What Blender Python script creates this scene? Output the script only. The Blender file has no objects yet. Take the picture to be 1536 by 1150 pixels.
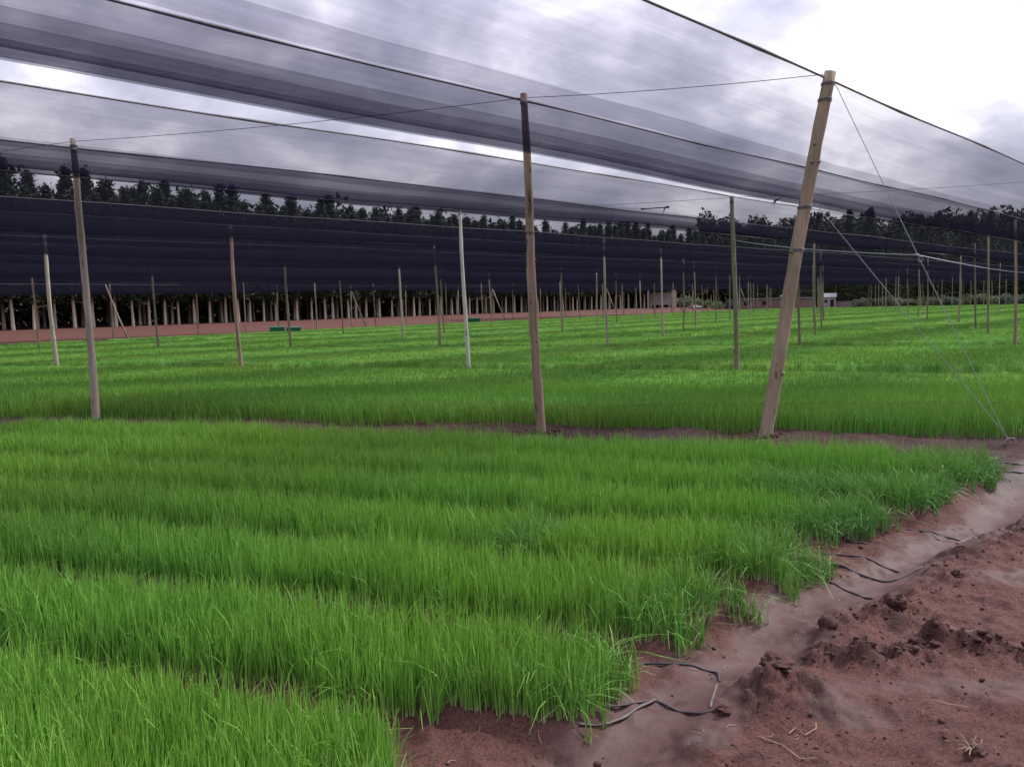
import bpy, bmesh, math, random
import numpy as np
from mathutils import Matrix, Vector
rng = np.random.default_rng(7); random.seed(7)
S = bpy.context.scene; COL = S.collection
R = math.radians
NODRAFT = True
# ------------------------------------------------------------------ helpers
def tag(o, label=None, cat=None, group=None, kind=None):
    if label: o['label'] = label
    if cat: o['category'] = cat
    if group: o['group'] = group
    if kind: o['kind'] = kind
    return o
def link(name, me, mat=None, parent=None, smooth=False):
    o = bpy.data.objects.new(name, me); COL.objects.link(o)
    if mat and not me.materials: me.materials.append(mat)
    if parent: o.parent = parent
    if smooth: me.polygons.foreach_set('use_smooth', [True]*len(me.polygons))
    return o
def empty(name, loc=(0, 0, 0), rz=0):
    o = bpy.data.objects.new(name, None); COL.objects.link(o)
    o.location = loc; o.rotation_euler = (0, 0, rz); o.empty_display_size = .2
    return o
def npmesh(name, V, F, cols=None, attr='col', uv=None):
    """V (n,3); F (m,k) int array of equal sized faces"""
    V = np.asarray(V, np.float32); F = np.asarray(F, np.int32)
    me = bpy.data.meshes.new(name)
    m, k = F.shape
    me.vertices.add(len(V)); me.vertices.foreach_set('co', V.ravel())
    me.loops.add(m*k); me.loops.foreach_set('vertex_index', F.ravel())
    me.polygons.add(m); me.polygons.foreach_set('loop_start', np.arange(0, m*k, k, dtype=np.int32))
    if uv is not None:
        l = me.uv_layers.new(name='UVMap'); l.data.foreach_set('uv', np.asarray(uv, np.float32)[F.ravel()].ravel())
    if cols is not None:
        a = me.color_attributes.new(attr, 'FLOAT_COLOR', 'POINT')
        c = np.ones((len(V), 4), np.float32); c[:, :cols.shape[1]] = cols
        a.data.foreach_set('color', c.ravel())
    me.update(calc_edges=True); me.validate()
    return me
class MB:
    def __init__(s): s.v = []; s.f = []
    def add(s, vs, fs):
        o = len(s.v); s.v += [tuple(p) for p in vs]; s.f += [tuple(i+o for i in f) for f in fs]
    def box(s, c, d, rz=0, ry=0):
        M = Matrix.Rotation(rz, 3, 'Z') @ Matrix.Rotation(ry, 3, 'Y'); c = Vector(c)
        vs = [c + M @ Vector((x*d[0]/2, y*d[1]/2, z*d[2]/2)) for z in (-1, 1) for y in (-1, 1) for x in (-1, 1)]
        s.add(vs, [(0, 2, 3, 1), (4, 5, 7, 6), (0, 1, 5, 4), (2, 6, 7, 3), (0, 4, 6, 2), (1, 3, 7, 5)])
    def tube(s, pts, rad, n=6, flat=1.0, cap=True):
        pts = [Vector(p) for p in pts]; k = len(pts); rings = []
        for i, p in enumerate(pts):
            t = (pts[min(i+1, k-1)] - pts[max(i-1, 0)]).normalized()
            up = Vector((0, 0, 1)) if abs(t.z) < .9 else Vector((0, 1, 0))
            a = t.cross(up).normalized(); b = a.cross(t).normalized()
            r = rad[i] if hasattr(rad, '__len__') else rad
            rings.append([p + a*math.cos(2*math.pi*j/n)*r + b*math.sin(2*math.pi*j/n)*r*flat for j in range(n)])
        vs = [q for rg in rings for q in rg]
        fs = [(i*n+j, i*n+(j+1) % n, (i+1)*n+(j+1) % n, (i+1)*n+j) for i in range(k-1) for j in range(n)]
        if cap: fs += [tuple(range(n))[::-1], tuple((k-1)*n+j for j in range(n))]
        s.add(vs, fs)
    def mesh(s, name):
        me = bpy.data.meshes.new(name); me.from_pydata(s.v, [], s.f); me.update(); return me
    def build(s, name, mat, parent=None, smooth=False): return link(name, s.mesh(name), mat, parent, smooth)
def sm(t): t = np.clip(t, 0, 1); return t*t*(3-2*t)
_P = rng.random((256, 256))
def vnoise(x, y):
    xi = np.floor(x).astype(int); yi = np.floor(y).astype(int)
    fx = sm(x-xi); fy = sm(y-yi)
    a = _P[xi % 256, yi % 256]; b = _P[(xi+1) % 256, yi % 256]; c = _P[xi % 256, (yi+1) % 256]; d = _P[(xi+1) % 256, (yi+1) % 256]
    return (a*(1-fx)+b*fx)*(1-fy) + (c*(1-fx)+d*fx)*fy
def fbm(x, y, o=4):
    s = 0; a = .5; n = 0
    for i in range(o):
        s = s + a*vnoise(x*2**i+17.3*i, y*2**i+5.1*i); n += a; a *= .5
    return s/n
def pdist(x, y, pts):
    """distance to polyline and running parameter"""
    best = np.full(np.shape(x), 1e9); par = np.zeros(np.shape(x))
    for i in range(len(pts)-1):
        ax, ay = pts[i]; bx, by = pts[i+1]; dx, dy = bx-ax, by-ay; L = dx*dx+dy*dy
        t = np.clip(((x-ax)*dx+(y-ay)*dy)/L, 0, 1)
        d = np.hypot(x-ax-t*dx, y-ay-t*dy); k = d < best
        best = np.where(k, d, best); par = np.where(k, i+t, par)
    return best, par
# ------------------------------------------------------------------ site layout (metres, camera eye at x=0 y=0 z=1.6)
RU = np.array([.9450, -.3270]); RV = np.array([.3270, .9450])        # along the beds / across the beds
ND = np.array([.731, -.682]); DD = np.array([.682, .731])            # across / along the net strips
ED = np.array([math.sin(R(37.5)), math.cos(R(37.5))]); EM = np.array([-ED[1], ED[0]])   # left field edge
def UV(x, y): return x*RU[0]+y*RU[1], x*RV[0]+y*RV[1]
def fromUV(u, v): return u*RU[0]+v*RV[0], u*RU[1]+v*RV[1]
EDGE = [(-.1, 2.3), (.27, 3.0), (.53, 3.54), (.85, 3.97), (1.29, 4.26), (1.62, 4.84), (2.07, 5.42), (2.83, 5.80), (4.15, 7.20), (5.35, 9.05), (6.3, 10.3)]
EX = np.array([p[0] for p in EDGE]); EY = np.array([p[1] for p in EDGE])
def xedge(y): return np.interp(y, EY, EX)
FUR = [2.69, 3.6, 4.55, 5.5, 6.45, 7.4]
ALLEY = [21.7, 32.9, 41.3, 48.6]
def furrow_d(v): return np.min(np.abs(np.asarray(v)[..., None]-np.array(FUR)), axis=-1)
RIDGE = [(1.35, 3.67), (1.47, 3.67), (1.60, 3.62), (1.79, 3.65), (1.92, 3.77), (2.01, 3.68), (2.13, 3.63), (2.21, 3.59), (2.35, 3.52), (2.6, 3.45), (3.0, 3.4)]
RUT = [(-.1, 2.45), (.23, 2.81), (.56, 3.13), (.94, 3.59), (1.07, 3.74), (1.41, 4.22), (1.70, 4.56), (1.95, 4.66), (2.19, 4.82), (2.52, 5.12), (2.90, 5.44), (3.25, 5.75), (3.95, 6.65), (4.9, 7.76), (6.3, 9.4), (7.5, 10.6)]
BANK = [(1.50, 4.02), (1.9, 4.24), (2.25, 4.55), (2.6, 4.92), (2.95, 5.2), (3.3, 5.42), (4.0, 6.0), (5.0, 7.0)]
MOUND = [(.92, 3.27, .13, .045), (1.03, 3.33, .12, .060), (1.15, 3.24, .12, .06), (1.49, 3.98, .10, .03), (1.90, 4.15, .12, .06), (1.84, 4.06, .09, .04), (1.92, 3.80, .10, .045), (.66, 2.98, .10, .03), (3.25, 5.5, .2, .05), (2.66, 5.02, .16, .04)]
def zter(x, y, detail=True):
    x = np.asarray(x, float); y = np.asarray(y, float)
    u, v = UV(x, y); q = x*EM[0]+y*EM[1]
    z = -.27*sm((v-10.4)/8) + .66*sm((q-53)/15)*sm((v-15)/15)
    far = np.hypot(x, y)
    z = z + (fbm(x*.22, y*.22, 3)-.5)*.06*sm((far-9)/10)
    infield = sm((xedge(y)-x)/.12+.3)
    near = (v < 8.5)*(v > 1.0)
    bed0 = np.where((v < 2.8), sm((-.36-x)/.1+.3), 1)
    fd = furrow_d(v)
    bed = .055*sm((fd-.10)/.14) - .05*(1-sm((fd-.02)/.18))*sm((xedge(y)-x-.1)/.5)
    z = z + near*infield*bed0*bed
    al = (v > 8.2)*(v < 10.5)
    z = z + al*((fbm(x*1.6, y*1.6, 4)-.5)*.13 - .02)*sm((v-8.2)/.3)*sm((10.5-v)/.3)
    # worked earth right of the beds
    dirt = np.clip(1-infield*bed0*near*sm((fd-.02)/.2), 0, 1)*(far < 16)*sm((11.2-v)/.8)
    w = sm((16-far)/6)
    rd, rp = pdist(x, y, RUT)
    rut = np.exp(-(rd/.17)**2)
    gd, gp = pdist(x, y, RIDGE); rg = np.exp(-(gd/.10)**2)
    bd, bp = pdist(x, y, BANK); bk = np.exp(-(bd/.16)**2)
    mo = 0*x; 
    for mx, my, mr, mh in MOUND: mo = mo + mh*np.exp(-(((x-mx)**2+(y-my)**2)/mr**2))
    rough = fbm(x*13, y*13, 4)-.5
    lump = np.abs(fbm(x*19+40, y*19, 4)-.5)
    hz = (fbm(x*1.5, y*1.5, 4)-.5)*.17 + rough*.05*(1-.8*rut)
    hz = hz + rg*(.05+(.5-lump*4)*.035 + rough*.11) + bk*(.035+rough*.05) - .055*rut
    hz = hz + mo*(.85+rough*1.9-lump*1.0)
    z = z + dirt*w*hz
    return z
def silt(x, y):
    rd, rp = pdist(x, y, RUT)
    n = fbm(x*4, y*4, 4)
    s = sm((.30-rd+(n-.5)*.35)/.16)
    for px, py, a, b in ((2.12, 3.93, .24, .09), (1.75, 3.32, .5, .12), (2.2, 3.2, .5, .15), (1.3, 3.15, .3, .1), (2.9, 4.6, .5, .12)):
        s = np.maximum(s, sm(1.25-np.hypot((x-px)/a, (y-py)/b)+(n-.5)*1.6)*.8)
    return s
# ------------------------------------------------------------------ materials
def mat(name):
    m = bpy.data.materials.new(name); m.use_nodes = True
    nt = m.node_tree; nt.nodes.clear()
    out = nt.nodes.new('ShaderNodeOutputMaterial')
    return m, nt, out
def N(nt, typ, **kw):
    n = nt.nodes.new(typ)
    for k, v in kw.items():
        if k.startswith('i_'):
            n.inputs[k[2:].replace('_', ' ')].default_value = v
        else: setattr(n, k, v)
    return n
def ramp(nt, fac, stops):
    r = nt.nodes.new('ShaderNodeValToRGB'); e = r.color_ramp.elements
    while len(e) < len(stops): e.new(.5)
    for el, (p, c) in zip(e, stops): el.position = p; el.color = (*c, 1)
    nt.links.new(fac, r.inputs[0]); return r.outputs[0]
def noise(nt, vec, scale, detail=4, rough=.55, dist=0):
    n = N(nt, 'ShaderNodeTexNoise'); n.inputs['Scale'].default_value = scale; n.inputs['Detail'].default_value = detail
    n.inputs['Roughness'].default_value = rough; n.inputs['Distortion'].default_value = dist
    if vec: nt.links.new(vec, n.inputs['Vector'])
    return n.outputs['Fac']
def mapping(nt, vec, scale):
    m = N(nt, 'ShaderNodeMapping'); m.inputs['Scale'].default_value = scale
    nt.links.new(vec, m.inputs['Vector']); return m.outputs[0]
def mixc(nt, fac, a, b, mode='MIX'):
    m = N(nt, 'ShaderNodeMix', data_type='RGBA', blend_type=mode)
    for sock, v in ((m.inputs[0], fac), (m.inputs[6], a), (m.inputs[7], b)):
        if hasattr(v, 'is_output') or isinstance(v, bpy.types.NodeSocket): nt.links.new(v, sock)
        elif isinstance(v, tuple): sock.default_value = (*v, 1)
        else: sock.default_value = v
    return m.outputs[2]
def math_(nt, op, a, b=None):
    m = N(nt, 'ShaderNodeMath', operation=op)
    for s_, v in zip(m.inputs, (a, b)):
        if v is None: continue
        if isinstance(v, bpy.types.NodeSocket): nt.links.new(v, s_)
        else: s_.default_value = v
    return m.outputs[0]
def simple(name, c1, c2, scale=6, rough=.8, stretch=(1, 1, 1), bump=.2, objvar=0.0, spec=.3):
    m, nt, out = mat(name); L = nt.links.new
    tc = N(nt, 'ShaderNodeTexCoord'); v = mapping(nt, tc.outputs['Object'], stretch)
    f = noise(nt, v, scale, 6, .62)
    c = ramp(nt, f, [(.3, c1), (.7, c2)])
    if objvar:
        oi = N(nt, 'ShaderNodeObjectInfo')
        k = math_(nt, 'ADD', math_(nt, 'MULTIPLY', oi.outputs['Random'], objvar*2), 1-objvar)
        hs = N(nt, 'ShaderNodeHueSaturation'); L(c, hs.inputs['Color']); L(k, hs.inputs['Value']); c = hs.outputs[0]
    p = N(nt, 'ShaderNodeBsdfPrincipled'); L(c, p.inputs['Base Color'])
    p.inputs['Roughness'].default_value = rough; p.inputs['Specular IOR Level'].default_value = spec
    b = N(nt, 'ShaderNodeBump'); b.inputs['Strength'].default_value = bump; b.inputs['Distance'].default_value = .02
    L(f, b.inputs['Height']); L(b.outputs[0], p.inputs['Normal']); L(p.outputs[0], out.inputs[0])
    return m
def wood(name, pale, mid, dark):
    m, nt, out = mat(name); L = nt.links.new
    tc = N(nt, 'ShaderNodeTexCoord'); oi = N(nt, 'ShaderNodeObjectInfo')
    off = N(nt, 'ShaderNodeVectorMath', operation='ADD'); L(tc.outputs['Object'], off.inputs[0])
    cm = N(nt, 'ShaderNodeCombineXYZ'); L(math_(nt, 'MULTIPLY', oi.outputs['Random'], 30), cm.inputs[2]); L(cm.outputs[0], off.inputs[1])
    g = noise(nt, mapping(nt, off.outputs[0], (60, 60, 1.6)), 1, 5, .6)
    b_ = noise(nt, mapping(nt, off.outputs[0], (6, 6, 1.1)), 1, 5, .6)
    k = noise(nt, mapping(nt, off.outputs[0], (14, 14, 3.5)), 1, 3, .5)
    c = ramp(nt, b_, [(.34, dark), (.5, mid), (.66, pale)])
    c = mixc(nt, .4, c, ramp(nt, g, [(.3, tuple(x*.6 for x in mid)), (.65, pale)]))
    c = mixc(nt, ramp(nt, k, [(.66, (0, 0, 0)), (.74, (1, 1, 1))]), c, tuple(x*.4 for x in dark))
    p = N(nt, 'ShaderNodeBsdfPrincipled'); L(c, p.inputs['Base Color']); p.inputs['Roughness'].default_value = .85
    bp = N(nt, 'ShaderNodeBump'); bp.inputs['Strength'].default_value = .5; bp.inputs['Distance'].default_value = .01
    L(g, bp.inputs['Height']); L(bp.outputs[0], p.inputs['Normal']); L(p.outputs[0], out.inputs[0])
    return m
def soil_mat():
    m, nt, out = mat('red_soil'); L = nt.links.new
    geo = N(nt, 'ShaderNodeNewGeometry'); at = N(nt, 'ShaderNodeVertexColor', layer_name='col')
    sep = N(nt, 'ShaderNodeSeparateColor'); L(at.outputs[0], sep.inputs[0])
    n1 = noise(nt, geo.outputs['Position'], 2.2, 8, .65); n2 = noise(nt, geo.outputs['Position'], 70, 8, .75); n3 = noise(nt, geo.outputs['Position'], 9, 6, .6)
    c = ramp(nt, n1, [(.3, (.042, .0155, .0115)), (.5, (.063, .025, .0183)), (.7, (.086, .037, .0275))])
    c = mixc(nt, .5, c, ramp(nt, n3, [(.3, (.044, .016, .014)), (.7, (.102, .045, .0335))]))
    c = mixc(nt, .5, c, ramp(nt, n2, [(.35, (.022, .008, .007)), (.65, (.19, .09, .079))]))
    sil = mixc(nt, .4, (.066, .034, .031), ramp(nt, n3, [(.3, (.047, .0225, .020)), (.7, (.084, .046, .0435))]))
    c = mixc(nt, math_(nt, 'MULTIPLY', sep.outputs[0], .9), c, sil)
    n4 = noise(nt, geo.outputs['Position'], 190, 4, .7)
    c = mixc(nt, .55, c, ramp(nt, n4, [(.36, (.35, .33, .33)), (.5, (1, 1, 1)), (.66, (1.5, 1.5, 1.5))]), 'MULTIPLY')
    c = mixc(nt, sep.outputs[1], c, (.088, .035, .026))
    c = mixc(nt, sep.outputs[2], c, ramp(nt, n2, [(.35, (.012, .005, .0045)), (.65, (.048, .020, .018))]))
    p = N(nt, 'ShaderNodeBsdfPrincipled'); L(c, p.inputs['Base Color'])
    ro = math_(nt, 'SUBTRACT', .86, math_(nt, 'MULTIPLY', sep.outputs[0], .26)); L(ro, p.inputs['Roughness'])
    p.inputs['Specular IOR Level'].default_value = .2
    st = math_(nt, 'SUBTRACT', .95, math_(nt, 'MULTIPLY', sep.outputs[0], .75))
    b1 = N(nt, 'ShaderNodeBump'); b1.inputs['Distance'].default_value = .025; L(st, b1.inputs['Strength']); L(n3, b1.inputs['Height'])
    b = N(nt, 'ShaderNodeBump'); b.inputs['Distance'].default_value = .008; L(st, b.inputs['Strength'])
    L(math_(nt, 'ADD', n2, math_(nt, 'MULTIPLY', n4, .5)), b.inputs['Height']); L(b1.outputs[0], b.inputs['Normal']); L(b.outputs[0], p.inputs['Normal']); L(p.outputs[0], out.inputs[0])
    return m
def leaf_mat(name, trans=.35, rough=.45, spec=.25):
    m, nt, out = mat(name); L = nt.links.new
    at = N(nt, 'ShaderNodeVertexColor', layer_name='col')
    p = N(nt, 'ShaderNodeBsdfPrincipled'); L(at.outputs[0], p.inputs['Base Color']); p.inputs['Roughness'].default_value = rough
    p.inputs['Specular IOR Level'].default_value = spec
    t = N(nt, 'ShaderNodeBsdfTranslucent'); L(mixc(nt, 1.0, at.outputs[0], (1.25, 1.2, .7), 'MULTIPLY'), t.inputs[0])
    mx = N(nt, 'ShaderNodeMixShader'); mx.inputs[0].default_value = trans
    L(p.outputs[0], mx.inputs[1]); L(t.outputs[0], mx.inputs[2]); L(mx.outputs[0], out.inputs[0])
    return m
def net_mat(name, base, amp):
    m, nt, out = mat(name); L = nt.links.new
    uv = N(nt, 'ShaderNodeUVMap', uv_map='UVMap')
    a = noise(nt, mapping(nt, uv.outputs[0], (.16, 7, 1)), 1, 5, .6)
    b = noise(nt, mapping(nt, uv.outputs[0], (.5, 30, 1)), 1, 4, .65)
    f = math_(nt, 'ADD', math_(nt, 'MULTIPLY', math_(nt, 'SUBTRACT', a, .5), amp*2.2), math_(nt, 'MULTIPLY', math_(nt, 'SUBTRACT', b, .5), amp*1.3))
    op = N(nt, 'ShaderNodeClamp'); L(math_(nt, 'ADD', f, base), op.inputs[0]); op.inputs[1].default_value = .05; op.inputs[2].default_value = .95
    tr = N(nt, 'ShaderNodeBsdfTransparent'); tr.inputs[0].default_value = (.95, .945, .98, 1)
    d = N(nt, 'ShaderNodeBsdfDiffuse'); d.inputs[0].default_value = (.0125, .0118, .0225, 1)
    t = N(nt, 'ShaderNodeBsdfTranslucent'); t.inputs[0].default_value = (.0125, .0118, .0225, 1)
    m1 = N(nt, 'ShaderNodeMixShader'); m1.inputs[0].default_value = .5; L(d.outputs[0], m1.inputs[1]); L(t.outputs[0], m1.inputs[2])
    m2 = N(nt, 'ShaderNodeMixShader'); L(op.outputs[0], m2.inputs[0]); L(tr.outputs[0], m2.inputs[1]); L(m1.outputs[0], m2.inputs[2])
    L(m2.outputs[0], out.inputs[0]); return m
M = {}
M['soil'] = soil_mat()
M['leaf'] = leaf_mat('onion_leaf', .15, .5)
M['leaf_far'] = leaf_mat('onion_leaf_far', .12, .9, .0)
M['mat'] = leaf_mat('crop_canopy', .15, .7)
M['needle'] = leaf_mat('tree_foliage', .2, .6)
M['net'] = net_mat('shade_mesh', .33, .13)
M['net2'] = net_mat('shade_mesh_slant_near', .50, .10)  # same net, darkening of a slanting view put into the opacity
M['net3'] = net_mat('shade_mesh_slant_front', .47, .11)  # farther front panels, seen flatter: slant darkening again set as opacity
M['net4'] = net_mat('shade_mesh_slant_back', .70, .08)  # farther back panels, flattest view, most slant darkening in the opacity
M['hem'] = net_mat('folded_shade_mesh', .26, .10)
M['fold'] = net_mat('bunched_shade_mesh', .36, .14)
M['cord'] = simple('weathered_cord', (.10, .092, .10), (.20, .185, .195), 20, .8)
M['wire'] = simple('galvanised_wire', (.18, .18, .20), (.32, .32, .34), 30, .5)
M['thin'] = simple('dark_wire', (.10, .10, .11), (.20, .20, .21), 30, .6)
M['rope'] = simple('white_rope', (.24, .23, .27), (.36, .35, .40), 60, .8)
M['plastic'] = simple('black_plastic', (.018, .018, .024), (.04, .036, .042), 12, .6, bump=.3, spec=.25)
M['hose'] = simple('dusty_hose', (.022, .02, .028), (.075, .052, .055), 9, .65, bump=.3, spec=.25)
M['hose2'] = simple('faded_hose', (.05, .04, .04), (.12, .095, .092), 14, .55, bump=.3)
M['straw'] = simple('straw', (.22, .15, .095), (.38, .28, .19), 30, .8)
M['w_grey'] = wood('grey_weathered_wood', (.46, .40, .33), (.32, .265, .21), (.17, .137, .105))
M['w_pale'] = wood('pale_bleached_wood', (.56, .54, .49), (.44, .42, .38), (.28, .26, .23))
M['w_brown'] = wood('brown_bark_wood', (.36, .265, .20), (.24, .16, .115), (.12, .078, .055))
M['w_tan'] = wood('tan_treated_wood', (.36, .285, .20), (.27, .205, .135), (.14, .105, .07))
M['w_olive'] = wood('olive_dark_wood', (.27, .24, .17), (.16, .14, .095), (.07, .06, .04))
M['trunk'] = simple('pale_bark', (.32, .265, .21), (.54, .47, .39), 5, .85, (3, 3, .5), objvar=.25)
M['green_bin'] = simple('green_plastic', (.012, .10, .065), (.02, .16, .10), 8, .5)
M['green_lid'] = simple('pale_green_plastic', (.05, .24, .17), (.08, .32, .23), 8, .5)
M['plaster'] = simple('grey_pink_plaster', (.30, .24, .235), (.42, .35, .34), 3, .9)
M['white'] = simple('white_plaster', (.24, .225, .22), (.34, .32, .31), 3, .9)
M['brick'] = simple('dull_brick', (.17, .105, .09), (.27, .18, .155), 3, .9)
M['tin'] = simple('tin_roof', (.20, .20, .21), (.34, .33, .34), 2, .5, (1, 9, 1))
M['void'] = simple('dark_interior', (.01, .01, .01), (.02, .018, .016), 3, .9)
M['rubble'] = simple('rubble', (.14, .11, .105), (.24, .20, .19), 5, .9)
M['clod'] = simple('dark_clod', (.026, .010, .0085), (.080, .033, .028), 22, .85, bump=.9)
# ------------------------------------------------------------------ ground: one sheet to the horizon
def axis(parts):
    a = []
    for lo, hi, st in parts: a += list(np.arange(lo, hi, st))
    return np.array(a + [parts[-1][1]])
gx = axis([(-2600, -400, 220), (-400, -90, 20), (-90, -30, 2.5), (-30, -9, .5), (-9, -.8, .07), (-.8, 3.3, .0155), (3.3, 7.5, .05), (7.5, 30, .5), (30, 120, 3), (120, 400, 20), (400, 2600, 220)])
gy = axis([(-2600, -400, 220), (-400, -20, 20), (-20, 1.5, .8), (1.5, 2.7, .08), (2.7, 5.9, .0155), (5.9, 12.5, .05), (12.5, 40, .5), (40, 200, 3), (200, 400, 20), (400, 3000, 220)])
X, Y = np.meshgrid(gx, gy); x, y = X.ravel(), Y.ravel()
z = zter(x, y)
nx, ny = len(gx), len(gy)
i = np.arange(nx*ny).reshape(ny, nx)
F = np.stack([i[:-1, :-1], i[:-1, 1:], i[1:, 1:], i[1:, :-1]], -1).reshape(-1, 4)
q = x*EM[0]+y*EM[1]
u, v = UV(x, y)
cols = np.zeros((len(x), 3)); 
cols[:, 0] = silt(x, y)*((x > xedge(y)-.15) | (v < 2.87))*(np.hypot(x, y) < 14)
gd_, _ = pdist(x, y, RIDGE); md_ = np.min([np.hypot(x-m[0], y-m[1])/m[2] for m in MOUND], 0)
fn_ = fbm(x*15, y*15, 4)
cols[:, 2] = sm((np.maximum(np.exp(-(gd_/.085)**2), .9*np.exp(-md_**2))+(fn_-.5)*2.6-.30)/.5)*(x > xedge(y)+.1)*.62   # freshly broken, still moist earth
cols[:, 2] = np.maximum(cols[:, 2], .9*sm((v-7.9)/.3)*sm((11.2-v)/.3)*(np.hypot(x, y) < 40)*sm((xedge(y)+.6-x)/.5+.5))  # aisle: its shade, damp and debris all darkened into the soil colour
cols[:, 1] = sm((q-50)/4)*.75*(v > 20)
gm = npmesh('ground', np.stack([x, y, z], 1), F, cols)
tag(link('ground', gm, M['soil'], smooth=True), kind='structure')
# ------------------------------------------------------------------ onion crop
def blades(px, py, pz, h, w, seg, bend, col, lean=.10, dirbias=None, tip=None, stem=False):
    n = len(px); az = rng.uniform(0, 2*np.pi, n); la = rng.uniform(0, 2*np.pi, n)
    lx = np.cos(la)*lean*rng.normal(0, 1, n); ly = np.sin(la)*lean*rng.normal(0, 1, n)
    if dirbias is not None: lx = lx+dirbias[0]; ly = ly+dirbias[1]
    bx = np.cos(la)*bend; by = np.sin(la)*bend
    wx, wy = np.cos(az), np.sin(az)
    rows = []; crow = []
    for k in range(seg+1):
        t = k/seg
        cx = px + h*(lx*t + bx*t**2.4); cy = py + h*(ly*t + by*t**2.4)
        dz = t - .55*np.minimum(np.abs(bend), 1.6)*t**3
        cz = pz + h*dz
        ww = w*(1-.82*t**1.8)*.5
        rows.append(np.stack([np.stack([cx-wx*ww, cy-wy*ww, cz], 1), np.stack([cx+wx*ww, cy+wy*ww, cz], 1)], 1))
        c = col.copy()
        if stem and k == 0: c = c*.35+np.array([.42, .38, .24])*.65
        if tip is not None and k == seg: c = c*(1-tip[:, None])+np.array([.34, .34, .09])*tip[:, None]
        crow.append(np.stack([c, c], 1))
    V = np.stack(rows, 1).reshape(-1, 3); C = np.stack(crow, 1).reshape(-1, 3)
    b = np.arange(n)[:, None]*(seg+1)*2
    F = np.concatenate([b+np.array([[2*k, 2*k+1, 2*k+3, 2*k+2]]) for k in range(seg)], 1).reshape(-1, 4)
    return V, F, C
def greens(px, py, n, edge=None):
    t = fbm(px*.45, py*.45, 3); g = rng.normal(0, 1, n)
    c = np.stack([.140+.07*(t-.5)+.032*g, .318+.04*(t-.5)+.050*g, .046+.012*g], 1)
    if edge is not None:
        e = edge[:, None]; c = c*(1-e)+np.array([.072, .185, .054])*(1+.12*g[:, None])*e
    return np.clip(c, .008, 1)
def joinm(L):
    V = []; F = []; C = []; o = 0
    for a, b, c in L: V.append(a); F.append(b+o); C.append(c); o += len(a)
    return np.concatenate(V), np.concatenate(F), np.concatenate(C)
def near_crop():
    n = 185000
    uu = rng.uniform(-9.5, 5.2, n); vv = rng.uniform(1.55, 8.3, n)
    px, py = fromUV(uu, vv)
    fd = furrow_d(vv)
    en = (fbm(px*2.2, py*2.2, 3)-.5)*.50+(vnoise(px*9, py*9)-.5)*.16
    e = xedge(py)-px+en+.07
    ok = (e > 0)*(fd > .185+.07*(vnoise(px*3, py*3)-.5)+.05*(vv < 2.9)*(uu > -1.3)-.04*(vv < 2.9)*(uu < -1.3))*(px > -.72*py-1.2)
    ok &= np.where(vv < 2.69, px < -.37+en*.5, True)
    ok &= (vv > 1.6)
    ok &= ~((vv > 8.2) & (vnoise(px*2, py*2) > .75))
    # thin towards the ragged right-hand margin; keep fewer far away
    ok &= rng.random(n) < np.clip(.5+e/.5, .5, 1)
    px, py, vv, uu, e, fd = [a[ok] for a in (px, py, vv, uu, e, fd)]
    n = len(px)
    ed = np.clip(1-e/.75, 0, 1)*np.clip(.45+1.3*(fbm(px*.9+9, py*.9, 3)-.4), 0, 1)
    ed = np.maximum(ed, .55*sm((fbm(px*.8+3, py*.8+8, 3)-.5)/.12)*sm((2.6-e)/1)*(vv > 4.5))
    h = (.248+.075*(fbm(px*1.1, py*1.1, 3)-.5)+rng.normal(0, .030, n))*(1-.05*ed)
    h *= 1-.22*np.exp(-((fd-.13)/.10)**2)
    bend = np.abs(rng.normal(0, .15+.34*ed, n)); flop = rng.random(n) < .03+.20*ed+.25*(e < .22); bend[flop] = rng.uniform(.5, 1.15, flop.sum())
    K = 4                                            # leaves per plant
    h *= 1+.30*(vnoise(px*11, py*11)-.5)
    px, py, h, bend, ed = [np.repeat(a, K) for a in (px, py, h, bend, ed)]; n = len(px)
    px += rng.normal(0, .008, n); py += rng.normal(0, .008, n); h = h*rng.uniform(.62, 1.12, n); bend = bend*rng.uniform(.3, 1.5, n)
    tip = np.clip(rng.normal(.14, .28, n), 0, .9)
    return blades(px, py, zter(px, py)-.01, np.clip(h, .08, .5), rng.uniform(.0044, .0084, n), 4, bend, greens(px, py, n, ed), .105, None, tip, True)
V, F, C = near_crop()
tag(link('onion_crop', npmesh('near_crop', V, F, C), M['leaf']), 'bright green thin-leaved onion crop in close rows filling the foreground beds', 'crop', kind='stuff')
def far_ok(px, py):
    u, v = UV(px, py); q = px*EM[0]+py*EM[1]
    ok = (v > 10.12+.042*np.clip(u+11, 0, 14)+.25*(vnoise(px*.9, py*.9)-.5))*(v < 147)*(u < 32)
    ok &= q < 52.8+(vnoise(px*.3, py*.3)-.5)*1.5
    ok &= (px-6.15) < .80*(py-9.6)
    for a in ALLEY: ok &= np.abs(v-a+(vnoise(px*.25, py*.25+a)-.5)*.5) > (.95*vnoise(px*.10+a, py*.10)+.25)*(1.1 if a < 25 else .75)
    return ok, u, v, q
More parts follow.
